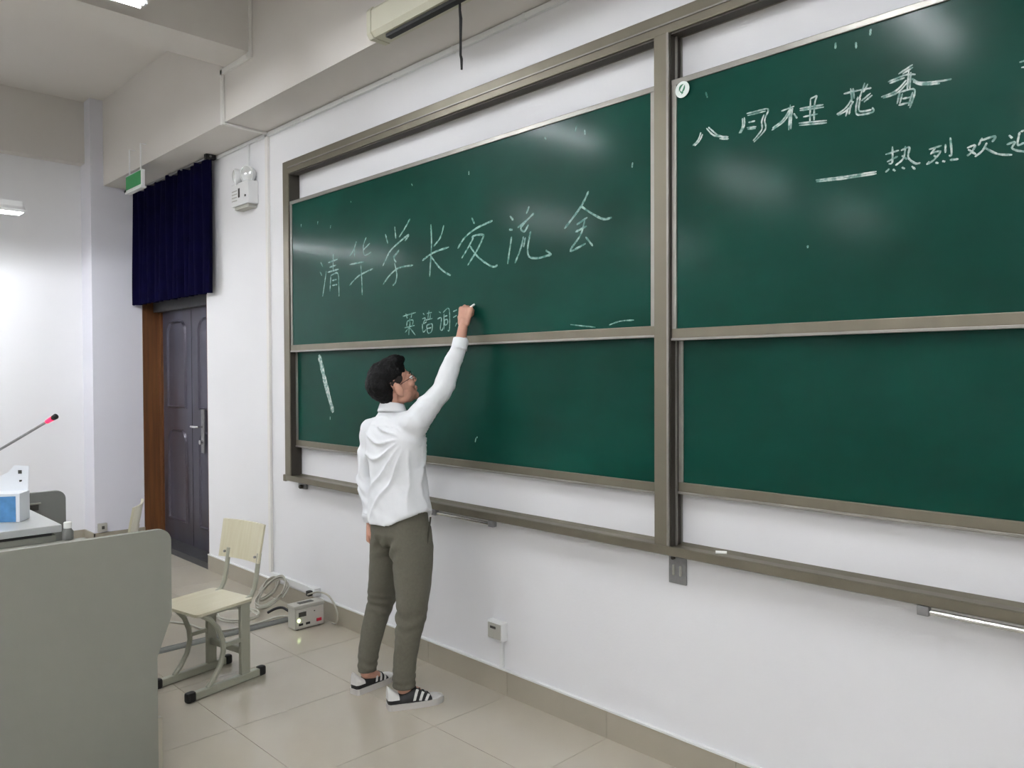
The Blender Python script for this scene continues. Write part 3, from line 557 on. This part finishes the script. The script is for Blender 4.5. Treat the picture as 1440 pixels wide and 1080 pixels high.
# ---------------------------------------------------------------- chairs
def make_chair(label, loc, rot):
    t = thing('school_chair', label, 'chair', loc, rot, 'plywood school chairs'); m = WM[t.name]
    def L(mb): mb.v = [m @ v for v in mb.v]; return mb
    # seat: shallow dished plywood board with rounded corners
    out = rounded(-.20, .175, -.185, .165, .035, n=4); n = len(out); vs = []
    for dz in (0, .015):
        vs += [(p[0], p[1], .437+dz-.012*max(0, (-.12-p[1])/.065)**1) for p in out]
    fs = [tuple(range(n))[::-1], tuple(range(n, 2*n))]+[(i, (i+1) % n, n+(i+1) % n, n+i) for i in range(n)]
    obj('seat', L(MB().add(vs, fs)), M_PLY, t)
    vs = []; fs = []; nx, nz = 10, 3
    for s_ in (0, 1):
        for k in range(nz+1):
            for i in range(nx+1):
                u = i/nx*2-1; z = .628+k/nz*.212; vs.append((u*(.180+.006*k/nz)-.022, .212+.04*k/nz+.022*(1-u*u)*1.0-.012+s_*.012, z))
    q = (nx+1)*(nz+1)
    for k in range(nz):
        for i in range(nx): a = k*(nx+1)+i; fs += [(a, a+1, a+nx+2, a+nx+1), (q+a, q+a+nx+1, q+a+nx+2, q+a+1)]
    for i in range(nx): fs += [(i, q+i, q+i+1, i+1)]; a = nz*(nx+1)+i; fs += [(a, a+1, q+a+1, q+a)]
    for k in range(nz): a = k*(nx+1); fs += [(a, a+nx+1, q+a+nx+1, q+a)]; a += nx; fs += [(a, q+a, q+a+nx+1, a+nx+1)]
    obj('backrest', L(MB().add(vs, fs)), M_PLY, t, True, 50)
    for s_ in (-1, 1):
        x = .152*s_
        rl = obj('sled_rail', L(MB().box(x-.017, x+.017, -.205, .205, .004, .044, bev=.006)), M_CHAIR, t)
        for y0, y1 in ((-.245, -.195), (.195, .24)):
            obj('rubber_foot', L(MB().box(x-.020, x+.020, y0, y1, 0, .052, bev=.012)), M_BLACK, rl)
        obj('post', L(MB().box(x-.013, x+.013, .082, .14, .04, .438, bev=.005)), M_CHAIR, t)
        pts = [(x, -.150, .43), (x, -.105, .40), (x, -.055, .34), (x, -.028, .27), (x, -.022, .21), (x, -.04, .14), (x, -.08, .08), (x, -.12, .04)]
        obj('curved_brace', L(MB().tube(pts, .014, 10)), M_CHAIR, t, True)
        obj('link', L(MB().box(x-.008, x+.008, -.03, .085, .225, .245)), M_CHAIR, t)
        obj('seat_rail', L(MB().box(x-.011, x+.011, -.165, .15, .422, .438)), M_CHAIR, t)
        pts = [(x*.9, .10, .428), (x*.9, .165, .45), (x*.9, .19, .49), (x*.9, .206, .56), (x*.9, .226, .68)]
        obj('back_support', L(MB().tube(pts, .013, 10)), M_CHAIR, t, True)
        obj('bolt', L(MB().tube([(x*.9, .20, .665), (x*.9, .19, .665)], .007, 8)), M_STEEL, t)
    obj('crossbar', L(MB().box(-.15, .15, .095, .12, .15, .185, bev=.004)), M_CHAIR, t)
    obj('crossbar', L(MB().box(-.15, .15, .095, .125, .40, .424, bev=.004)), M_CHAIR, t)
    return t
make_chair('pale plywood school chair standing behind the console, nearest the person', (1.265, -1.03, 0), math.radians(11))
make_chair('pale plywood school chair seen edge-on in front of the brown door jamb', (-.005, -1.225, 0), math.radians(-27))

# ---------------------------------------------------------------- floor clutter by the corner
fd = thing('floor_cable_cover', 'grey half-round cable cover running across the floor tiles', 'cable cover', (.6, -.9, 0))
n = 8; half = [(.6+.038*math.cos(math.pi*k/n), .0008+.02*math.sin(math.pi*k/n)) for k in range(n+1)]
obj('cover', MB().prism([(p[0], p[1]) for p in half], 'y', -1.62, -.16), M_GREYD, fd, True, 60)
obj('seam', bx(.598, .602, -1.61, -.17, .0205, .0215), M_BOXD, fd)
pw = thing('power_box', 'grey power supply box with green light and red switch on the floor', 'power box', (.76, -.18, 0))
obj('case', bx(.755, .85, -.286, -.072, .006, .140, bev=.006), M_BOX, pw)
obj('lid', bx(.75, .853, -.29, -.068, .140, .162, bev=.006), M_BOX, pw)
obj('carry_slot', bx(.78, .82, -.235, -.13, .1615, .164), M_BOXD, pw)
fp = obj('front_plate', bx(.85, .854, -.278, -.08, .016, .134), mat('front_plate_grey', (190, 187, 178), .5), pw)
obj('display', bx(.854, .857, -.262, -.208, .088, .118), M_BOXD, fp)
obj('led', MB().tube([(.854, -.262, .066), (.859, -.262, .066)], .011, 12), M_LEDG, fp)
for q in (-.262, -.21): obj('socket_slot', bx(.854, .857, q, q+.03, .030, .044), M_BLACK, fp)
obj('rocker_switch', bx(.854, .861, -.132, -.096, .034, .054, bev=.002), M_RED, fp)
obj('logo_dot', bx(.854, .856, -.15, -.142, .105, .112), M_BOXD, fp)
for y in (-.26, -.1):
    for x in (.775, .83): obj('rubber_foot', MB().tube([(x, y, 0), (x, y, .008)], .012, 8), M_BLACK, pw)
def cable(label, pts, r, mt, name='loose_cable'):
    P = [Vector(p) for p in pts]; Q = []
    for i in range(len(P)-1):
        p0 = P[max(i-1, 0)]; p1 = P[i]; p2 = P[i+1]; p3 = P[min(i+2, len(P)-1)]
        for k in range(6):
            u = k/6; Q.append(.5*((2*p1)+(p2-p0)*u+(2*p0-5*p1+4*p2-p3)*u*u+(3*p1-p0-3*p2+p3)*u**3))
    Q.append(P[-1])
    for q in Q: q.z = max(q.z, r)
    return tag(obj(name, MB().tube(Q, r, 8), mt, None, True, 60), label, 'cable', 'loose cables in the corner')
def coil(cx, cy, cz, R, turns, dz, wob, seed, lean=0.):
    rr = random.Random(seed); pts = []
    for k in range(int(turns*9)):
        a = k*2*math.pi/9; q = R*(1+wob*rr.uniform(-1, 1)); pts.append((cx+q*math.cos(a), cy+q*.8*math.sin(a), cz+dz*k/9+abs(lean)*(1+math.sin(a))*R))
    return pts
cable('grey cable heaped in upright loops by the low trunking', coil(.30, -.16, .02, .12, 4.2, .008, .18, 2, .75), .006, M_CABLE)
cable('grey cable lying in wide flat loops behind the chair', coil(.32, -.44, .022, .16, 2.6, .006, .14, 5), .007, M_CABLE)
cable('grey cable winding from the chair to the power box', [(.0, -.85, .008), (.2, -.74, .008), (.40, -.70, .008), (.52, -.62, .008), (.545, -.42, .01), (.62, -.27, .045), (.752, -.2, .05)], .007, M_CABLE)
cable('grey cable looped upright against the skirting beside the heap', coil(.12, -.10, .02, .085, 3.2, .010, .22, 11, .8), .006, M_CABLE)
cable('black plug lead lying left of the power box', [(.50, -.30, .05), (.53, -.26, .075), (.56, -.22, .08), (.64, -.20, .065), (.745, -.17, .08)], .009, M_CABLEK)
cable('grey lead curving from the low wall socket to the floor', [(.665, -.088, .165), (.74, -.05, .19), (.84, -.035, .185), (.92, -.035, .14), (.96, -.035, .08), (.95, -.04, .02), (.90, -.04, .012)], .006, M_CABLE)

# ---------------------------------------------------------------- the person at the board
def remesh(mb, voxel, smooth_it, fac=.5):
    me = bpy.data.meshes.new('tmp'); me.from_pydata([tuple(v) for v in mb.v], [], mb.f)
    bm = bmesh.new(); bm.from_mesh(me); bmesh.ops.recalc_face_normals(bm, faces=bm.faces); bm.to_mesh(me); bm.free()
    o = bpy.data.objects.new('tmp', me); COL.objects.link(o)
    md = o.modifiers.new('r', 'REMESH'); md.mode = 'VOXEL'; md.voxel_size = voxel; md.adaptivity = 0
    if smooth_it: sm = o.modifiers.new('s', 'SMOOTH'); sm.iterations = smooth_it; sm.factor = fac
    dg = bpy.context.evaluated_depsgraph_get(); dg.update()
    ev = o.evaluated_get(dg).to_mesh()
    out = MB(); out.v = [v.co.copy() for v in ev.vertices]; out.f = [tuple(p.vertices) for p in ev.polygons]
    nrm = [v.normal.copy() for v in ev.vertices]
    bpy.data.objects.remove(o); bpy.data.meshes.remove(me)
    return out, nrm
V = Vector
pn = thing('person', 'person in white shirt and olive trousers writing on the board with raised right arm', 'person', (2.13, -.43, 0))
# joints
HIPC, NECK, HEAD = V((2.154, -.395, .90)), V((2.135, -.42, 1.475)), V((2.149, -.428, 1.636))
LSH, LEL, LWR = V((1.948, -.435, 1.392)), V((1.925, -.452, 1.142)), V((1.965, -.452, .915))
RSH, REL, RWR = V((2.300, -.405, 1.440)), V((2.362, -.250, 1.640)), V((2.393, -.172, 1.877))
LH, LK, LA = V((2.055, -.40, .84)), V((1.965, -.405, .425)), V((1.972, -.487, .095))
RH, RK, RA = V((2.255, -.395, .85)), V((2.278, -.425, .45)), V((2.272, -.465, .09))
body = MB()
def chain(mb, pts):
    for (p, r), (q, s_) in zip(pts[:-1], pts[1:]): mb.capsule(p, r, q, s_)
# trunk and limbs under the clothes
chain(body, [(HIPC, .10), (V((2.15, -.405, 1.12)), .095), (V((2.14, -.41, 1.34)), .10), (V((2.135, -.418, 1.43)), .075), (NECK, .054)])
chain(body, [(V((2.06, -.42, 1.41)), .05), (LSH, .042), (LEL, .033), (LWR, .024)])
chain(body, [(V((2.22, -.41, 1.42)), .055), (RSH, .045), (REL, .034), (RWR, .028), (RWR+V((0, .012, .05)), .0255)])
chain(body, [(LH, .07), (V((2.010, -.390, .58)), .055), (V((1.966, -.406, .40)), .045), (V((1.958, -.455, .22)), .036), (LA, .033), (LA+V((-.01, .07, -.04)), .026)])
chain(body, [(RH, .07), (V((2.276, -.405, .58)), .055), (V((2.278, -.426, .42)), .045), (V((2.272, -.457, .22)), .037), (RA, .034), (RA+V((.02, .07, -.035)), .026)])
# head
yaw = math.radians(90-18); pit = math.radians(26)
F = V((math.cos(yaw)*math.cos(pit), math.sin(yaw)*math.cos(pit), math.sin(pit))); RT = V((math.sin(yaw), -math.cos(yaw), 0)); UP = RT.cross(F)
roll = math.radians(-4); RT, UP = RT*math.cos(roll)+UP*math.sin(roll), UP*math.cos(roll)-RT*math.sin(roll)
HS = 1.07; HM = Matrix((RT, F, UP)).transposed()*HS
def H(x, y, z): return HEAD+(RT*x+F*y+UP*z)*HS
chain(body, [(NECK, .056), (H(0, -.035, -.075), .056), (H(0, -.03, -.02), .05)])
body.ellip(H(0, -.012, .035), .076, .096, .085, HM)
body.ellip(H(0, .032, -.03), .062, .062, .082, HM)
body.ellip(H(0, .045, -.075), .048, .045, .045, HM)
body.ellip(H(0, .073, -.10), .026, .024, .022, HM)
body.ellip(H(0, .078, .012), .05, .018, .016, HM)
for s_ in (-1, 1):
    body.ellip(H(.042*s_, .066, -.028), .022, .022, .022, HM)
    body.ellip(H(.052*s_, .01, -.07), .022, .04, .03, HM)
    E = HM @ Matrix.Rotation(math.radians(-18*s_), 3, 'Z')
    body.ellip(H(.082*s_, -.010, -.020), .010, .020, .034, E)
    body.ellip(H(.079*s_, -.006, -.048), .008, .011, .012, E)
chain(body, [(H(0, .092, .008), .009), (H(0, .108, -.03), .012)])
for s_ in (-1, 1): body.ellip(H(.011*s_, .102, -.034), .008, .009, .007, HM)
body.ellip(H(0, .092, -.062), .022, .010, .006, HM); body.ellip(H(0, .090, -.074), .019, .010, .007, HM)
# hands
def hand(wrist, A, N, side, curls, tcurl, spread=.0, scale=1.):
    """A: wrist to knuckles, N: out of the back of the hand, side: +1 puts the thumb along A x N"""
    A = A.normalized(); N = (N-A*N.dot(A)).normalized(); T = A.cross(N)*side
    for u in (-.028, -.0095, .0095, .028):
        body.capsule(wrist+A*.012+T*u*.62, .016, wrist+A*.082*scale+T*u, .014)
    body.capsule(wrist-A*.03, .025, wrist+A*.02, .021)
    lens = ((.026, .040, .024, .020, .0095), (.009, .044, .027, .021, .0098), (-.009, .040, .025, .020, .0093), (-.026, .032, .020, .018, .0085))
    tips = []
    for (u, l1, l2, l3, r), (c1, c2, c3) in zip(lens, curls):
        p = wrist+A*(.086 if abs(u) < .02 else .080)*scale+T*u; ang = 0.
        for L, c, rr in ((l1, c1, r), (l2, c2, r*.93), (l3, c3, r*.86)):
            ang += math.radians(c); d = A*math.cos(ang)-N*math.sin(ang)+T*u*spread; q = p+d*L*scale
            body.capsule(p, rr, q, rr*.94, 10); p = q
        tips.append(p)
    p = wrist+A*.022+T*.024-N*.008
    a1, a2, a3 = tcurl
    for L, dvec, rr in ((.040, a1, .0125), (.030, a2, .0105), (.024, a3, .0095)):
        d = (A*dvec[0]+T*dvec[1]-N*dvec[2]).normalized(); q = p+d*L; body.capsule(p, rr, q, rr*.93, 10); p = q
    return tips, p
RA_ax = (V((2.389, -.139, 2.00))-RWR)
rt, rth = hand(RWR+RA_ax.normalized()*.064, RA_ax, V((.45, -.9, 0)), -1, ((48, 58, 35), (62, 78, 50), (70, 88, 55), (76, 92, 60)), ((.75, .45, .5), (.75, -.25, .6), (.7, -.4, .55)), scale=1.08)
lt_, lth = hand(LWR+V((.002, 0, -.028)), V((.01, .02, -1)), V((-.85, -.5, 0)), -1, ((30, 45, 28), (38, 52, 30), (44, 56, 34), (50, 60, 36)), ((.8, .5, .3), (.9, .1, .35), (.95, -.1, .3)))
bmesh_out, nr = remesh(body, .0042, 2, .45)
obj('body', bmesh_out, M_SKIN, pn, True, 180)

# shirt
def ring(c, a, b, z, n=40, hem=None):
    out = []
    for k in range(n):
        t = 2*math.pi*k/n; cx, sy = math.cos(t), math.sin(t)
        e = 2.3; px = math.copysign(abs(cx)**(2/e), cx)*a; py = math.copysign(abs(sy)**(2/e), sy)*b
        out.append(V((c[0]+px, c[1]+py, z if hem is None else hem(cx, sy))))
    return out
hem = lambda cx, sy: .905+.088*abs(cx)**2.2+(.012 if sy > 0 else 0)
sh = MB()
sh.rings([ring((2.156, -.397), .186, .150, 0, hem=hem), ring((2.156, -.398), .183, .148, 0, hem=lambda c, s: hem(c, s)+.02), ring((2.155, -.40), .172, .138, 1.06), ring((2.152, -.405), .165, .128, 1.13),
          ring((2.149, -.410), .170, .124, 1.20), ring((2.145, -.412), .184, .124, 1.28), ring((2.142, -.412), .194, .120, 1.35), ring((2.140, -.414), .182, .106, 1.405),
          ring((2.138, -.418), .125, .085, 1.452), ring((2.137, -.420), .074, .072, 1.478), ring((2.137, -.424), .064, .066, 1.495)])
chain(sh, [(V((2.065, -.42, 1.420)), .050), (LSH, .056), (LSH.lerp(LEL, .5), .055), (LEL, .050), (LEL.lerp(LWR, .55), .045), (LWR+V((0, 0, .005)), .034)])
chain(sh, [(V((2.20, -.41, 1.40)), .085), (RSH, .073), (RSH.lerp(REL, .5)+V((.0, 0, -.004)), .064), (RSH.lerp(REL, .8)+V((.006, .012, .004)), .058), (REL+V((.004, .004, .03)), .054), (REL.lerp(RWR, .5)+V((0, 0, 0)), .048), (RWR+V((0, 0, -.03)), .036)])
chain(sh, [(V((2.16, -.41, 1.36)), .10), (RSH+V((-.01, 0, -.02)), .07)])
so_, nr = remesh(sh, .0075, 5)
ARM = V((2.325, -.47, 1.36))
for i, v in enumerate(so_.v):
    n_ = nr[i]; d = 0.
    if v.z < 1.42 and v.x > 2.0:
        # folds fanning out of the right armpit over the back
        w_ = v-ARM; dist = w_.length; ph = math.atan2(-w_.z, -w_.x)+.18*noise.noise(v*5)
        k = max(0, min(1, (dist-.05)/.12))*max(0, 1-dist/.60)
        rg = 1-abs(math.sin(ph*8.0+2.6*noise.noise(v*3.4))); d += .030*k*(rg**2.6-.25)*(1 if n_.y < .3 else .4)
    # cross wrinkles on the sleeves
    if v.x < 1.99: d += .009*math.sin(v.z*58+9*noise.noise(v*7)+v.y*20)*max(0, noise.noise(v*4+V((3, 1, 2)))+.45)
    if v.z > 1.46 and (v-HEAD).length > .17:
        tt = (RWR-RSH).normalized(); s_ = (v-RSH).dot(tt); d += .009*math.sin(s_*62+8*noise.noise(v*7))*max(0, noise.noise(v*5)+.45)*(1 if s_ < .40 else .3)
    d += .007*noise.noise(v*9)+.0045*noise.noise(V((v.x*14+v.z*16, v.y*20, v.z*9-v.x*6)))
    so_.v[i] = v+n_*d
shirt = obj('shirt', so_, M_SHIRT, pn, True, 180)
# collar and cuffs
cq = MB(); n = 40; rs = []
for r, dz in ((.060, -.012), (.060, .034), (.064, .038), (.076, .004), (.078, -.004), (.072, -.010)):
    rs.append([V((2.139+r*1.0*math.cos(2*math.pi*k/n), -.428+r*.98*math.sin(2*math.pi*k/n), 1.492+dz+.010*math.sin(2*math.pi*k/n+math.pi)*1.2+.006*math.cos(2*math.pi*k/n))) for k in range(n)])
cq.rings(rs, cap=False); cq.f += []
obj('collar', cq, M_SHIRT, shirt, True, 60)
def cuff(p, ax, r0, r1, L):
    ax = ax.normalized(); a = ax.orthogonal().normalized(); b_ = ax.cross(a); rs = []
    for q, r in ((-L, r0), (0, r1), (.002, r1-.003), (0, r1-.006), (-L*.6, r1-.008)):
        rs.append([p+ax*q+a*math.cos(2*math.pi*k/28)*r+b_*math.sin(2*math.pi*k/28)*r for k in range(28)])
    return MB().rings(rs, cap=False)
obj('cuff', cuff(RWR+RA_ax.normalized()*-.012, RA_ax, .0425, .040, .055), M_SHIRT, shirt, True, 60)
obj('cuff', cuff(LWR+V((0, 0, -.018)), V((0, 0, -1)), .041, .036, .05), M_SHIRT, shirt, True, 60)
# trousers
tr = MB()
tr.rings([ring((2.156, -.395), .150, .105, .80), ring((2.157, -.396), .172, .130, .86), ring((2.156, -.398), .170, .128, .93), ring((2.155, -.40), .158, .116, 1.03), ring((2.155, -.40), .148, .106, 1.06)])
def leg(mb, pts):
    rs = []
    for (c, a, b) in pts: rs.append([V((c[0]+a*math.cos(2*math.pi*k/28), c[1]+b*math.sin(2*math.pi*k/28), c[2])) for k in range(28)])
    mb.rings(rs)
leg(tr, [((2.070, -.392, .90), .085, .105), ((2.060, -.392, .80), .094, .112), ((2.040, -.392, .70), .090, .102), ((2.010, -.390, .58), .082, .090), ((1.978, -.392, .46), .071, .078), ((1.966, -.408, .40), .066, .072), ((1.958, -.432, .31), .061, .068), ((1.958, -.458, .22), .053, .060), ((1.968, -.478, .14), .046, .053), ((1.971, -.484, .105), .046, .053), ((1.971, -.484, .098), .043, .050)])
leg(tr, [((2.245, -.392, .90), .088, .112), ((2.255, -.394, .80), .099, .118), ((2.266, -.398, .70), .096, .108), ((2.276, -.405, .58), .086, .095), ((2.280, -.416, .48), .075, .083), ((2.279, -.424, .42), .070, .077), ((2.276, -.440, .34), .063, .071), ((2.273, -.455, .25), .056, .063), ((2.272, -.463, .15), .052, .059), ((2.272, -.463, .105), .052, .060), ((2.272, -.463, .096), .049, .057)])
to_, nr = remesh(tr, .0075, 4)
for i, v in enumerate(to_.v):
    n_ = nr[i]; d = .004*noise.noise(v*8)+.0022*noise.noise(v*20)
    kz = math.exp(-((v.z-.43)/.07)**2); d += .011*kz*math.sin(v.z*105+6*noise.noise(v*6)+v.x*14)*(noise.noise(v*4)+.6)*(1 if n_.y < .2 else .3)
    ks = math.exp(-((v.z-.77)/.06)**2)*math.exp(-((v.x-2.17)/.09)**2); d += .011*ks*math.sin(v.z*80-v.x*50+4*noise.noise(v*6))
    ka = math.exp(-((v.z-.14)/.05)**2); d += .003*ka*math.sin(v.z*150+5*noise.noise(v*9))
    to_.v[i] = v+n_*d
trs = obj('trousers', to_, M_TROU, pn, True, 180)
obj('pocket_seam', MB().tube([(2.322, -.325, .95), (2.334, -.345, .89), (2.342, -.365, .82)], .005, 6), mat('dark_trouser_cloth', (60, 58, 48), .9), trs)  # seam in a darker tone than the trousers
# hair
hr = MB()
hr.ellip(H(0, -.012, .058), .081, .098, .074, HM); hr.ellip(H(0, -.062, .022), .077, .070, .082, HM)
hr.ellip(H(0, .040, .098), .062, .055, .032, HM); hr.ellip(H(.004, .070, .094), .052, .028, .024, HM)
hr.ellip(H(0, -.064, -.030), .063, .040, .052, HM)
for s_ in (-1, 1): hr.ellip(H(.060*s_, .0, .062), .021, .050, .040, HM)
ho_, nr = remesh(hr, .005, 2)
for i, v in enumerate(ho_.v):
    ho_.v[i] = v+nr[i]*(.005*noise.noise(v*30)+.003*noise.noise(v*70))
obj('hair', ho_, M_HAIR, pn, True, 180)
for s_ in (-1, 1): obj('sideburn', MB().ellip(H(.0665*s_, -.004, .028), .0085, .040, .030, HM), mat('cropped_hair', (42, 32, 28), .8, noise_s=40, noise_a=.4), pn, True)
for s_ in (-1, 1):
    ey = obj('eye', MB().ellip(H(.031*s_, .0815, -.004), .0125, .0115, .0115, HM), M_CHALKW, pn, True)
    obj('iris', MB().ellip(H(.031*s_, .0905, -.003), .006, .0035, .006, HM), M_IRIS, ey, True)
    obj('eyebrow', MB().tube([H(.014*s_, .097, .018), H(.032*s_, .093, .023), H(.050*s_, .078, .018)], [.003, .004, .002], 8), M_HAIR, pn, True)
gl = obj('glasses', MB().tube([H(-.012, .102, .0), H(0, .106, .003), H(.012, .102, .0)], .0018, 6), M_BLACK, pn, True)
for s_ in (-1, 1):
    c = [H(s_*(.033+.022*math.cos(2*math.pi*k/20)), .102-.006*abs(math.cos(2*math.pi*k/20)), -.006+.017*math.sin(2*math.pi*k/20)) for k in range(21)]
    obj('rim', MB().tube(c, .0017, 6, cap=False), M_BLACK, gl, True)
    obj('temple_arm', MB().tube([H(s_*.056, .097, .0), H(s_*.070, .07, .002), H(s_*.078, .0, -.002), H(s_*.078, -.018, -.012)], .0016, 6), M_BLACK, gl, True)
obj('mouth', MB().tube([H(-.022, .094, -.068), H(0, .1015, -.068), H(.022, .094, -.068)], [.002, .0035, .002], 8), M_SKIND, pn, True)
# trainers
def shoe(heel, toe, label):
    heel, toe = V(heel), V(toe); ax = (toe-heel); Ls = ax.length; ax.normalize(); lat = V((ax.y, -ax.x, 0))
    def P(t, u, z): return heel+ax*(t*Ls)+lat*u+V((0, 0, z))
    Wd = lambda t: .031+.018*math.sin(min(1, max(0, t))*math.pi*.62)**1.5 if t < .72 else .0475*math.sqrt(max(0., 1-((t-.72)/.29)**2))
    wid = lambda t: max(.004, min(Wd(t), .034*math.sqrt(max(0., 1-((.06-t)/.075)**2)) if t < .06 else 1))
    top = lambda t: (.110-.24*t if t < .16 else .070+.09*max(0, (t-.22))*1.25 if t < .45 else max(.036, .0985-.165*(t-.45)))
    r_ = MB(); N = 26; ts = [-.012+1.02*k/N for k in range(N+1)]
    up = MB(); rs = []
    for t in ts:
        w = wid(max(0., min(1., t))); h = top(t)*(1 if t < .93 else 1-(t-.93)*3); rs.append([P(t, w*math.cos(math.pi*k/12)*(1 if k not in (0, 12) else 1), .022+(h-.022)*math.sin(math.pi*k/12)**.75) for k in range(13)])
    up.rings(rs, cap=True)
    u_ = obj('shoe', up, M_SHOEB, pn, True, 50); u_['label'] = label
    so2 = MB(); outl = []
    for k in range(N+1): t = -.02+1.045*k/N; outl.append((t, wid(max(0., min(1., (t+.02)/1.045)))+.005))
    lo = [P(t, w, 0) for t, w in outl]+[P(t, -w, 0) for t, w in outl[::-1]]; m = len(lo)
    z1 = [V((p.x, p.y, .030)) for p in lo]
    so2.rings([lo, [V((p.x, p.y, .016)) for p in lo], z1]); obj('sole', so2, M_SOLE, u_, True, 40)
    cap = MB(); rs = []
    for k in range(9):
        t = .78+.235*k/8; tt = min(t, 1.); w = wid(tt)+.0025; h = (top(t)+.0025)*(1 if t < .93 else 1-(t-.93)*3); rs.append([P(t, w*math.cos(math.pi*j/12), .024+(h-.024)*math.sin(math.pi*j/12)**.75) for j in range(13)])
    cap.rings(rs); obj('toe_cap', cap, M_SHOEW, u_, True, 50)
    ht = MB(); rs = []
    for k in range(7):
        t = -.018+.20*k/6; w = wid(max(0., t))+.0025; h = top(t)+.004; lo_z = .050; rs.append([P(t, w*math.cos(math.pi*j/12)*(.96), lo_z+(h-lo_z)*math.sin(math.pi*j/12)**.75) for j in range(13)])
    ht.rings(rs); obj('heel_tab', ht, M_SHOEW, u_, True, 50)
    for sd in (-1, 1):
        for q in range(3):
            b_ = MB(); vs = []; t0 = .44+q*.105
            for k in range(7):
                a = math.radians(8+58*k/6); f = k/6
                for dt in (0, .048):
                    t = t0+dt+f*.085-.02; w = wid(t)+.0022; h = top(t)+.002
                    for off in (0, .0015): vs.append(P(t, sd*(w+off)*math.cos(a), .022+(h+off-.022)*math.sin(a)**.75))
            fs = []
            for k in range(6):
                a = 4*k; fs += [(a, a+4, a+6, a+2), (a+1, a+3, a+7, a+5), (a, a+1, a+5, a+4), (a+2, a+6, a+7, a+3)]
            fs += [(0, 2, 3, 1), (24, 25, 27, 26)]
            b_.add(vs, fs); obj('stripe', b_, M_SHOEW, u_)
    for q in range(4):
        t = .50+.075*q; h = top(t)+.002; obj('lace', MB().tube([P(t, -.022, h-.006), P(t+.01, 0, h+.001), P(t, .022, h-.006)], .0028, 6), M_SHOEB, u_, True)
    tg = MB().tube([P(.40, 0, .085), P(.36, 0, .108)], [.022, .019], 12, flat=.35); obj('tongue', tg, M_SHOEB, u_, True)
    return u_
shoe((2.248, -.545, 0), (2.352, -.285, 0), 'black and white trainer on the right foot, nearer the camera')
shoe((1.972, -.565, 0), (1.928, -.30, 0), 'black and white trainer on the left foot, toes toward the board')
# chalk in the right hand
ct_ = V((2.391, -.0765, 2.052)); c0 = rt[0].lerp(rth, .5)
tag(obj('chalk_stick', MB().tube([ct_+V((-.006, -.034, -.022)), ct_], .0055, 10), M_CHALKW, None, True), 'white chalk stick held against the board in the raised hand', 'chalk')
